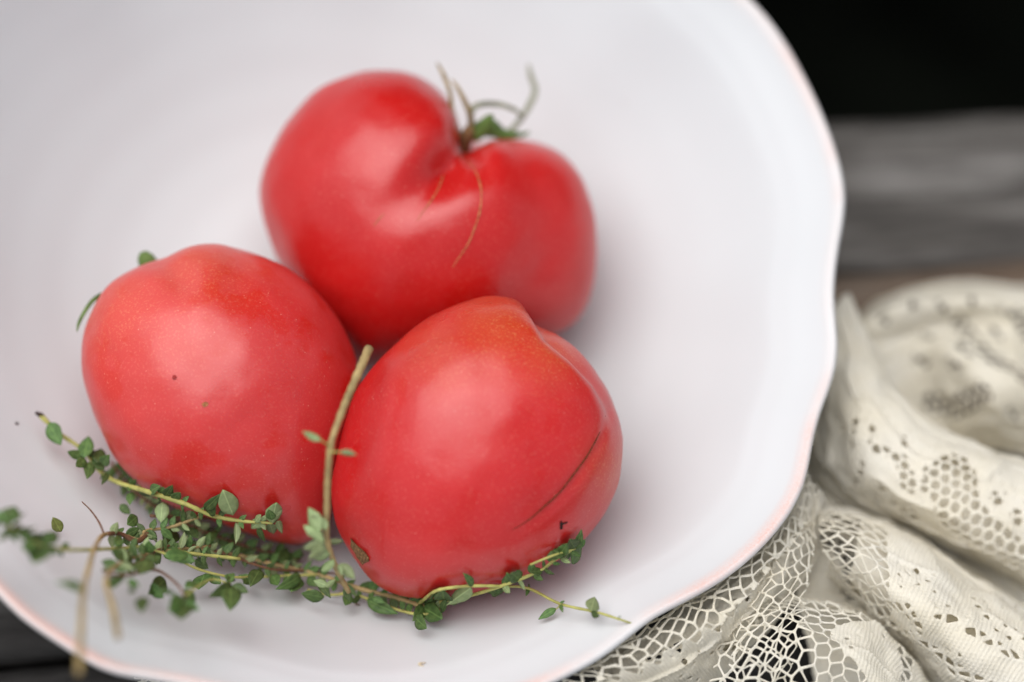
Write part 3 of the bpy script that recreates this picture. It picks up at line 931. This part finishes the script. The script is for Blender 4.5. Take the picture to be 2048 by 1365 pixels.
# 7: sprig behind the front tomato on the right
s = Sprig('dark leafy thyme tip poking out to the right of the front tomato',
          [ob(880,1205,.006), ob(960,1186,.007), ob(1020,1166,.007), ob(1080,1142,.008), ob(1110,1120,.009), ob(1150,1098,.012)],
          [.5,.5,.5,.45,.42,.3], M_STEM, 17)
for q in [(1150,1098,1166,1064),(1156,1096,1178,1076),(1145,1100,1166,1126),(1140,1104,1150,1128),(1120,1105,1090,1118),(1118,1115,1138,1078),(1085,1142,1058,1146),(1040,1160,1018,1142),(1030,1166,1012,1150),(1105,1112,1136,1100),(1150,1098,1140,1080),(985,1182,1012,1190)]: L(s, *q, .012)
s.stem('twig', [ob(1060,1130,.008), ob(1105,1112,.010), ob(1150,1098,.012)], [.35,.35,.3], M_STEM)
s.nodes(1.5, 5, 7, .0045)

ob = on_bowl
# 8: thick main stems under the front edge
s = Sprig('long olive thyme stem lying flat under the front tomato with dark round leaves',
          [ob(395,1098,.013), ob(480,1112,.013), ob(560,1132,.012), ob(640,1150,.011), ob(720,1178,.010), ob(790,1195,.010), ob(842,1212,.010), ob(880,1222,.010)],
          [.5,.6,.65,.65,.7,.7,.65,.6], M_STEM_T, 18)
s.stem('twig', [ob(505,1155,.008), ob(570,1152,.010), ob(640,1150,.011)], [.4,.45,.45], M_STEM)
s.stem('twig', [ob(615,1180,.006), ob(660,1190,.007), ob(698,1186,.010)], [.4,.45,.45], M_STEM)
s.stem('twig', [ob(720,1192,.008), ob(780,1215,.008), ob(830,1228,.008), ob(876,1228,.008)], [.45,.45,.45,.4], M_STEM)
for q in [(590,1150,580,1194),(600,1152,562,1180),(512,1160,470,1152),(510,1155,482,1172),(560,1120,535,1105),(560,1125,580,1100),(545,1112,600,1112),(735,1200,788,1228),(745,1196,770,1206),(700,1190,690,1212),(720,1195,700,1205),(648,1195,600,1188),(690,1170,712,1190),(830,1235,855,1260),(750,1200,728,1196),(615,1155,640,1176),(470,1128,460,1100),(445,1118,430,1095),(402,1105,376,1080),(520,1128,515,1098)]: L(s, *q, .011 + s.rng.uniform(-.003, .004))

s.nodes(0, 7, 22, .0048)
ob = fr
for q in [(300,1172,330,1200),(330,1160,300,1190),(420,1150,446,1172),(410,1148,396,1178),(520,1140,500,1170),(545,1150,560,1178),(640,1160,655,1190),(390,1120,420,1140),(350,1060,330,1090),(380,1056,400,1082),(430,1062,415,1090),(255,1050,280,1030),(240,1010,262,1030)]: L(s, *q, .016 + s.rng.uniform(-.004, .010))
ob = on_bowl
# 9: dark sprig in the shade between bowl and coral tomato
s = Sprig('shaded dark thyme sprig tucked beneath the coral-red tomato',
          [ob(222,925,.006), ob(262,975,.006), ob(320,1020,.008), ob(400,1060,.010), ob(500,1095,.010), ob(600,1120,.008)],
          [.4,.45,.5,.5,.5,.4], M_STEM_B, 19)
s.nodes(0, 5, 16, .0052)
s.nodes(1.5, 5, 12, .0046)

# 10: a thin reddish twig woven through the heap
s = Sprig('thin reddish-brown thyme twig threaded through the heap at lower left',
          [ob(205,1142,.034), ob(270,1128,.032), ob(330,1094,.028), ob(390,1092,.022), ob(450,1108,.018), ob(540,1138,.014), ob(620,1142,.012), ob(690,1150,.012)],
          [.35,.4,.4,.42,.42,.42,.4,.3], M_STEM_B, 20)
s.stem('twig', [ob(258,1090,.030), ob(330,1108,.030), ob(400,1140,.026), ob(470,1155,.020), ob(520,1150,.014)], [.3,.35,.38,.36,.3], M_STEM)
s.stem('twig', [ob(300,1032,.022), ob(360,1036,.024), ob(420,1036,.026), ob(450,1044,.024)], [.45,.45,.42,.35], M_STEM_B)
s.nodes(0.5, 7, 14, .0040)

lf = Sprig.__new__(Sprig)
lf.rng = random.Random(5)
lf.base = ob(112, 1048, .010)
lf.root = empty('loose_leaf', lf.base)
tag(lf.root, 'single fallen olive thyme leaf lying alone on the bowl wall', 'leaf')
_l = lf.leaf(ob(122,1064,.004), ob(103,1030,.012), tilt=.2, mesh=1)
_l.data = _l.data.copy()
_l.data.materials[0] = _l.data.materials[1] = mat_leaf('olive_leaf', (0.14, 0.13, 0.035), (0.22, 0.24, 0.06))

def crumb(px, py, sz, mat, label, seed):
    rng = random.Random(seed)
    p = on_bowl(px, py, 0.0006)
    pts = [p + np.array([rng.uniform(-1, 1), rng.uniform(-1, 1), rng.uniform(0, .3)]) * sz for _ in range(4)]
    o = tube('crumb', [q - p for q in pts], [sz * .15, sz * .35, sz * .3, sz * .1], mat, None, None, 6, .6, 4, bumpy=.3)
    o.location = p
    tag(o, label, 'crumb', 'crumbs in the bowl')
crumb(34, 850, .0010, M_BLACK, 'tiny dark fleck on the bowl wall left of the cut thyme end', 1)
crumb(845, 1333, .0011, simple('crumb_tan', (0.55, 0.45, 0.30)), 'pale tan crumb near the front rim of the bowl', 2)
crumb(718, 1212, .0009, M_STEM_B, 'tiny brown fleck just below the front tomato', 3)

# ------------------------------------------------------------------ lace cloth
def catmull(G, s, t):
    """tensor Catmull-Rom through a grid of points G[v][u]; s along u, t along v in 0..1"""
    G = np.asarray(G, float)
    G = np.concatenate([2 * G[:1] - G[1:2], G, 2 * G[-1:] - G[-2:-1]], 0)
    G = np.concatenate([2 * G[:, :1] - G[:, 1:2], G, 2 * G[:, -1:] - G[:, -2:-1]], 1)
    nv, nu = G.shape[0] - 3, G.shape[1] - 3
    def wts(x, n):
        f = np.clip(x, 0, 1) * n
        i = np.minimum(f.astype(int), n - 1)
        u = f - i
        return i, [0.5 * (-u + 2 * u * u - u ** 3), 0.5 * (2 - 5 * u * u + 3 * u ** 3), 0.5 * (u + 4 * u * u - 3 * u ** 3), 0.5 * (-u * u + u ** 3)]
    iu, wu = wts(s, nu); iv, wv = wts(t, nv)
    out = 0
    for a in range(4):
        for b in range(4):
            out = out + (wv[a] * wu[b])[:, None] * G[iv + a, iu + b]
    return out

def voro(U, V, su, sv, jit, seed):
    """distance in mm to the nearest and second nearest edge of a jittered honeycomb"""
    rv = np.floor(V / (sv * 0.866)).astype(int)
    pts = []
    for dv in (-2, -1, 0, 1, 2):
        row = rv + dv
        off = 0.5 * (row & 1)
        cu = np.floor(U / su - off).astype(int)
        for du in (-1, 0, 1, 2):
            c = cu + du
            h = (c * 73856093 ^ row * 19349663 ^ seed * 83492791) & 0xffff
            h2 = (c * 19349663 ^ row * 83492791 ^ (seed + 3) * 73856093) & 0xffff
            pts.append(((c + off + 0.0 + jit * (h / 65535.0 - .5)) * su, (row + 0.5 + jit * (h2 / 65535.0 - .5)) * sv * 0.866))
    X = np.array([p[0] for p in pts]); Y = np.array([p[1] for p in pts])
    D = (X - U) ** 2 + (Y - V) ** 2
    k = D.argmin(0)
    ii = np.arange(len(U))
    x1, y1, d1 = X[k, ii], Y[k, ii], D[k, ii]
    E = (D - d1) / (2 * np.hypot(X - x1, Y - y1) + 1e-9)
    E[k, ii] = 1e9
    E.sort(axis=0)
    return E[0], E[1]

lace = empty('lace_cloth', P(1800, 1000, 0))
LB = np.array(lace.location)
tag(lace, 'cream crochet lace cloth bunched in folds beside the white bowl', 'cloth')

def sheet(name, grid, width, cell=(3.6, 3.6), jit=0.35, knot=0.0, rho=0.34, rib=0.36, ribdir=0, seed=1, res=0.29, ruck=1.3, wrink=11.0):
    G = np.array([[P(x, y, z * 0.001) for x, y, z in row] for row in grid])
    tt = np.linspace(0, 1, 80)
    one = np.ones(80)
    cu = np.mean([np.r_[0, np.cumsum(np.linalg.norm(np.diff(catmull(G, tt, one * q), axis=0), axis=1))] for q in (.3, .45, .6, .75)], 0) * 1000
    cv = np.mean([np.r_[0, np.cumsum(np.linalg.norm(np.diff(catmull(G, one * q, tt), axis=0), axis=1))] for q in (.3, .5, .7, .85)], 0) * 1000
    lu, lv = cu[-1], cv[-1]
    def surf(a, b):                     # a, b: fractions of the arc length
        return catmull(G, np.interp(a * lu, cu, tt), np.interp(b * lv, cv, tt))
    nu, nv = int(lu / res), int(lv / res)
    S, T = np.meshgrid(np.linspace(0, 1, nu + 1), np.linspace(0, 1, nv + 1))
    S, T = S.ravel(), T.ravel()
    def field(S, T):
        U, V = S * lu, T * lv
        wu = 0.3 * np.sin(V * .5 + seed) + 0.4 * np.sin(U * .37 + V * .23 + seed * 2)
        e1, e2 = voro(U + wu * .4, V + .25 * np.sin(U * .5 + seed), cell[0], cell[1], jit, seed)
        wd = width(np.interp(U, cu, tt), np.interp(V, cv, tt), U, V)
        f = wd * 0.5 - e1
        # loose stitches leave pinholes in the dense cloth
        pin = vnoise(np.c_[U / 7.0, V / 7.0, U * 0 + 3.0], seed)
        mx = 0.5 * min(cell)
        f = np.where(wd > 5, mx * (0.90 + 0.5 * np.clip(0.25 - pin, -.16, 1)) - e1, f)
        if knot: f = f + knot * np.exp(-((e1 + e2) / 0.55) ** 2)
        # ragged outer margin
        m = np.minimum(np.minimum(S, 1 - S) * lu, np.minimum(T, 1 - T) * lv)
        return np.minimum(f, m - 0.1 + 0.25 * np.sin(U * 2.1 + V * 2.1))
    f = field(S, T)
    F2 = f.reshape(nv + 1, nu + 1)
    du, dv = lu / nu, lv / nv
    gv, gu = np.gradient(F2, dv, du)
    pos = F2 > 0
    keep = pos[:-1, :-1] | pos[1:, :-1] | pos[:-1, 1:] | pos[1:, 1:]
    g2 = gu ** 2 + gv ** 2 + 1e-3
    neg = ~pos
    mu = np.where(neg, np.clip(-F2 * gu / g2, -du, du), 0).ravel()
    mv = np.where(neg, np.clip(-F2 * gv / g2, -dv, dv), 0).ravel()
    S2 = np.clip(S + mu / lu, 0, 1); T2 = np.clip(T + mv / lv, 0, 1)
    fz = np.maximum(F2, 0).ravel()
    base = surf(S2, T2)
    eps = 0.004
    tu = surf(S2 + eps, T2) - surf(S2 - eps, T2)
    tv = surf(S2, T2 + eps) - surf(S2, T2 - eps)
    nrm = np.cross(tu, tv)
    nrm /= np.linalg.norm(nrm, axis=1)[:, None] + 1e-12
    flip = np.sign((nrm @ ROT[:, 2]).mean())
    nrm *= flip
    U, V = S2 * lu, T2 * lv
    q = np.minimum(fz, rho)
    h = np.sqrt(np.maximum(rho ** 2 - (rho - q) ** 2, 0))
    a, b = (U, V) if ribdir == 0 else (V, U)
    a = a + 0.15 * np.sin(b * .8) + 0.5 * vnoise(np.c_[U / 5, V / 5, U * 0 + 7], seed)
    inside = np.clip((fz - 0.1) / 0.4, 0, 1)
    rb = (0.5 - 0.5 * np.cos(2 * math.pi * a / 1.25)) * (0.62 + 0.38 * np.cos(2 * math.pi * b / 1.0 + math.pi * np.floor(a / 1.25)))
    h = h + inside * rib * (rb - 0.3)
    rdg = 1 - np.abs(vnoise(np.c_[U / 16, V / 7, U * 0 + 5], seed + 2)) * 2.2
    ruckv = np.clip(rdg, 0, 1) ** 2 * ruck * 0.9 + vnoise(np.c_[U / wrink, V / wrink, np.zeros(len(U))], seed) * ruck + vnoise(np.c_[U / 3.5, V / 3.5, np.ones(len(U))], seed) * ruck * .3
    mm = 0.001
    top = base + nrm * ((h + ruckv) * mm)[:, None]
    bot = base + nrm * ((-h * .7 + ruckv) * mm)[:, None]
    idx = np.arange((nu + 1) * (nv + 1)).reshape(nv + 1, nu + 1)
    a0, b0, c0, d0 = idx[:-1, :-1][keep], idx[:-1, 1:][keep], idx[1:, 1:][keep], idx[1:, :-1][keep]
    N = len(S)
    quads = np.r_[np.c_[a0, b0, c0, d0], np.c_[N + a0, N + d0, N + c0, N + b0]]
    if flip < 0: quads = quads[:, ::-1]
    used = np.unique(quads)
    remap = np.full(2 * N, -1); remap[used] = np.arange(len(used))
    verts = np.r_[top, bot][used] - LB
    quads = remap[quads]
    me = bpy.data.meshes.new(name)
    me.vertices.add(len(verts)); me.vertices.foreach_set('co', verts.astype(np.float32).ravel())
    nq = len(quads)
    me.loops.add(nq * 4); me.loops.foreach_set('vertex_index', quads.astype(np.int32).ravel())
    me.polygons.add(nq)
    me.polygons.foreach_set('loop_start', np.arange(0, nq * 4, 4, dtype=np.int32))
    me.polygons.foreach_set('loop_total', np.full(nq, 4, np.int32))
    me.polygons.foreach_set('use_smooth', np.ones(nq, bool))
    me.materials.append(M_LACE)
    me.update(calc_edges=True)
    o = bpy.data.objects.new(name, me)
    C.objects.link(o)
    o.parent = lace
    print('lace', name, round(lu), round(lv), nq * 2)
    return o

def sm(x, a, b):
    t = np.clip((x - a) / (b - a), 0, 1)
    return t * t * (3 - 2 * t)
def band(S, T, pts, half):
    """1 inside a strip round a polyline in sheet coordinates"""
    best = np.full(len(S), 9.0)
    for (x0, y0), (x1, y1) in zip(pts[:-1], pts[1:]):
        dx, dy = x1 - x0, y1 - y0
        t = np.clip(((S - x0) * dx + (T - y0) * dy) / (dx * dx + dy * dy), 0, 1)
        best = np.minimum(best, np.hypot(S - x0 - t * dx, T - y0 - t * dy))
    return sm(-best, -half * 1.05, -half * 0.95)

SOLID = 9.0
def lower(grid, dz, shift=(0, 0)):
    return [[(x + shift[0], y + shift[1], max(2, z - dz)) for x, y, z in row] for row in grid]
def solid(S, T, U, V): return np.full(len(S), SOLID)

def w_back(S, T, U, V):
    k = np.maximum(band(S, T, [(.2, .75), (.35, .8), (.5, .78)], .05), band(S, T, [(.55, .4), (.62, .55), (.75, .65), (.9, .7)], .05))
    k = np.maximum(k, band(S, T, [(.85, .3), (.95, .5)], .06))
    for c in [(.15,.25),(.3,.22),(.45,.25),(.6,.22),(.75,.25),(.9,.2),(.35,.45),(.5,.55),(.7,.42),(.4,.62),(.8,.8),(.65,.85),(.25,.55)]:
        k = np.maximum(k, band(S, T, [c, (c[0] + .03, c[1] + .03)], .025))
    return np.where(k > .5, 1.0, SOLID)
sheet('back_fold', [
    [(1730,640,6),(1800,592,6),(1900,572,6),(2000,576,6),(2110,592,6)],
    [(1712,655,32),(1800,612,40),(1900,593,44),(2000,600,44),(2110,612,42)],
    [(1722,700,34),(1805,668,34),(1900,650,36),(2000,660,40),(2110,672,42)],
    [(1760,760,30),(1845,735,32),(1930,712,48),(2020,735,48),(2110,750,44)],
    [(1800,830,22),(1885,825,24),(1970,795,48),(2050,810,46),(2120,830,42)],
    [(1835,905,12),(1905,905,14),(1990,905,20),(2060,915,24),(2130,935,24)]], w_back, seed=21, res=.33, ruck=1.4)

def w_front(S, T, U, V):
    k = band(S, T, [(.50, .44), (.56, .47), (.60, .52)], .030)
    k = np.maximum(k, band(S, T, [(.70, .36), (.74, .45), (.80, .52), (.88, .56), (1.0, .62)], .075))
    k = np.maximum(k, band(S, T, [(.40, .50), (.46, .46), (.52, .42)], .022))
    k = np.maximum(k, band(S, T, [(.66, .62), (.70, .68), (.75, .70)], .03))
    for c in [(.30,.50),(.33,.56),(.36,.44),(.42,.60),(.45,.66),(.52,.60),(.55,.66),(.60,.62),(.62,.40),(.64,.46),(.25,.58),(.48,.34),(.84,.38),(.9,.42),(.95,.48),(.80,.66),(.88,.70)]:
        k = np.maximum(k, band(S, T, [c, (c[0] + .012, c[1] + .02)], .018))
    return np.where(k > .5, 1.05, SOLID)
G_FRONT = ([
    [(1680,600,22),(1745,740,18),(1830,850,18),(1960,920,18),(2120,985,18)],
    [(1688,592,52),(1762,745,60),(1840,843,66),(1965,903,68),(2120,962,68)],
    [(1664,620,56),(1722,795,68),(1805,905,76),(1925,975,78),(2110,1050,76)],
    [(1638,700,48),(1680,855,62),(1755,960,70),(1875,1050,70),(2090,1150,68)],
    [(1600,800,32),(1632,935,40),(1702,1015,40),(1835,1062,40),(2070,1190,40)],
    [(1590,820,12),(1622,985,12),(1692,1040,14),(1822,1085,14),(2060,1220,14)]])
sheet('front_fold', G_FRONT, w_front, cell=(3.7, 3.7), jit=.22, seed=5)
sheet('front_lining', lower(G_FRONT[1:5], 7), solid, seed=6, res=.55, rib=.25)

def w_ridge(S, T, U, V):
    k = sm(.42 - S + .25 * (T - .35), 0, .03) * sm(T, .12, .2) * sm(.85 - T, 0, .08)
    d = np.maximum(band(S, T, [(.45, .62), (.55, .55), (.62, .6)], .03), band(S, T, [(.5, .72), (.62, .68), (.75, .66), (.9, .6)], .028))
    d = np.maximum(d, band(S, T, [(.66, .48), (.8, .45), (.95, .42)], .02))
    return np.where(k > .5, 0.75, np.where(d > .5, 1.5, SOLID))
G_RIDGE = ([
    [(1640,1015,18),(1720,1025,20),(1830,1070,22),(1950,1145,22),(2110,1260,22)],
    [(1636,1030,62),(1720,1038,64),(1830,1088,66),(1950,1165,66),(2110,1275,66)],
    [(1640,1080,74),(1712,1095,80),(1812,1150,82),(1932,1230,82),(2100,1345,82)],
    [(1652,1120,68),(1702,1150,74),(1792,1220,78),(1892,1300,78),(2040,1425,76)],
    [(1662,1150,44),(1700,1182,50),(1780,1256,54),(1862,1338,56),(1960,1445,54)],
    [(1662,1160,10),(1690,1192,10),(1770,1267,10),(1842,1352,10),(1935,1465,10)]])
sheet('ridge_lining', lower([r[1:] for r in G_RIDGE[1:5]], 8), solid, seed=8, res=.55, rib=.25)
sheet('ridge_fold', G_RIDGE, w_ridge, cell=(5.6, 3.2), jit=.6, knot=.25, seed=9, rib=.38)

def w_bottom(S, T, U, V):
    k = sm(.60 - S + .12 * np.sin(T * 9), 0, .03)
    d = band(S, T, [(.80, .30), (.88, .42), (.93, .6)], .04)
    return np.where(k > .5, 0.62, np.where(d > .5, 1.1, SOLID))
sheet('bottom_fold', [
    [(1452,1225,16),(1542,1215,18),(1642,1228,22),(1732,1252,22),(1812,1322,20),(1852,1392,18)],
    [(1450,1208,54),(1540,1198,62),(1640,1213,68),(1730,1238,68),(1812,1308,64),(1855,1380,58)],
    [(1440,1250,68),(1530,1243,76),(1630,1258,80),(1720,1283,80),(1792,1345,76),(1835,1402,68)],
    [(1430,1312,72),(1520,1310,82),(1620,1320,84),(1710,1340,84),(1782,1390,78),(1822,1432,72)],
    [(1420,1385,68),(1510,1392,76),(1610,1402,78),(1700,1412,78),(1772,1442,74),(1812,1472,68)]], w_bottom, cell=(4.5, 4.0), jit=.85, knot=.36, seed=13, rib=.38)

def w_edge(S, T, U, V):
    net = T < .50 + .06 * np.sin(U * .9)
    d = band(S, T, [(.45, .75), (.5, .85), (.56, .8)], .03)
    return np.where(net, .72, np.where(d > .5, 1.2, SOLID))
sheet('edging', [
    [(1030,1352,66),(1215,1292,70),(1400,1172,70),(1540,1040,70),(1608,930,64)],
    [(1055,1372,80),(1250,1322,84),(1432,1212,83),(1562,1075,80),(1625,960,70)],
    [(1090,1402,76),(1290,1362,78),(1462,1260,75),(1582,1110,71),(1642,990,64)],
    [(1120,1442,62),(1330,1402,62),(1492,1310,58),(1602,1150,57),(1652,1020,54)]], w_edge, cell=(5.4, 3.3), jit=.85, knot=.36, seed=17, rib=.38, ribdir=0)

def w_net(S, T, U, V): return np.full(len(S), .56)
sheet('open_net', [
    [(1598,985,64),(1540,1100,72),(1497,1200,76),(1466,1300,78),(1440,1400,76)],
    [(1618,982,68),(1578,1100,78),(1545,1200,82),(1518,1300,84),(1500,1400,82)],
    [(1640,985,66),(1628,1100,74),(1612,1200,77),(1585,1300,78),(1562,1400,76)]], w_net, cell=(6.4, 2.8), jit=.85, knot=.36, seed=23)

def w_under(S, T, U, V):
    d = np.maximum(band(S, T, [(.2, .3), (.3, .4), (.28, .55)], .04), band(S, T, [(.6, .5), (.7, .6), (.85, .6)], .05))
    return np.where(d > .5, .9, SOLID)
sheet('under_layer', [
    [(1560,960,34),(1700,930,34),(1900,920,34),(2130,930,34)],
    [(1575,1100,44),(1720,1090,42),(1900,1080,41),(2130,1090,40)],
    [(1600,1230,46),(1720,1240,44),(1900,1250,41),(2130,1260,40)],
    [(1640,1420,36),(1730,1420,36),(1900,1430,35),(2130,1440,34)]], w_under, seed=31, res=.36)
sheet('under_strip', [
    [(1180,1330,58),(1330,1240,60),(1460,1130,62),(1570,1010,62)],
    [(1230,1400,66),(1390,1290,72),(1520,1180,74),(1610,1060,70)],
    [(1290,1470,48),(1430,1340,50),(1560,1220,54),(1640,1100,54)]], w_under, seed=37, res=.36, rib=.38)
def w_corner(S, T, U, V): return np.where(T < .5, .9, SOLID)
sheet('corner_edging', [
    [(268,1358,40),(330,1344,44),(420,1345,46),(540,1352,46)],
    [(290,1380,48),(345,1362,52),(430,1362,54),(545,1370,54)],
    [(300,1410,40),(360,1400,44),(440,1396,46),(550,1400,46)]], w_corner, cell=(4.5, 3.0), jit=.6, knot=.3, seed=41)
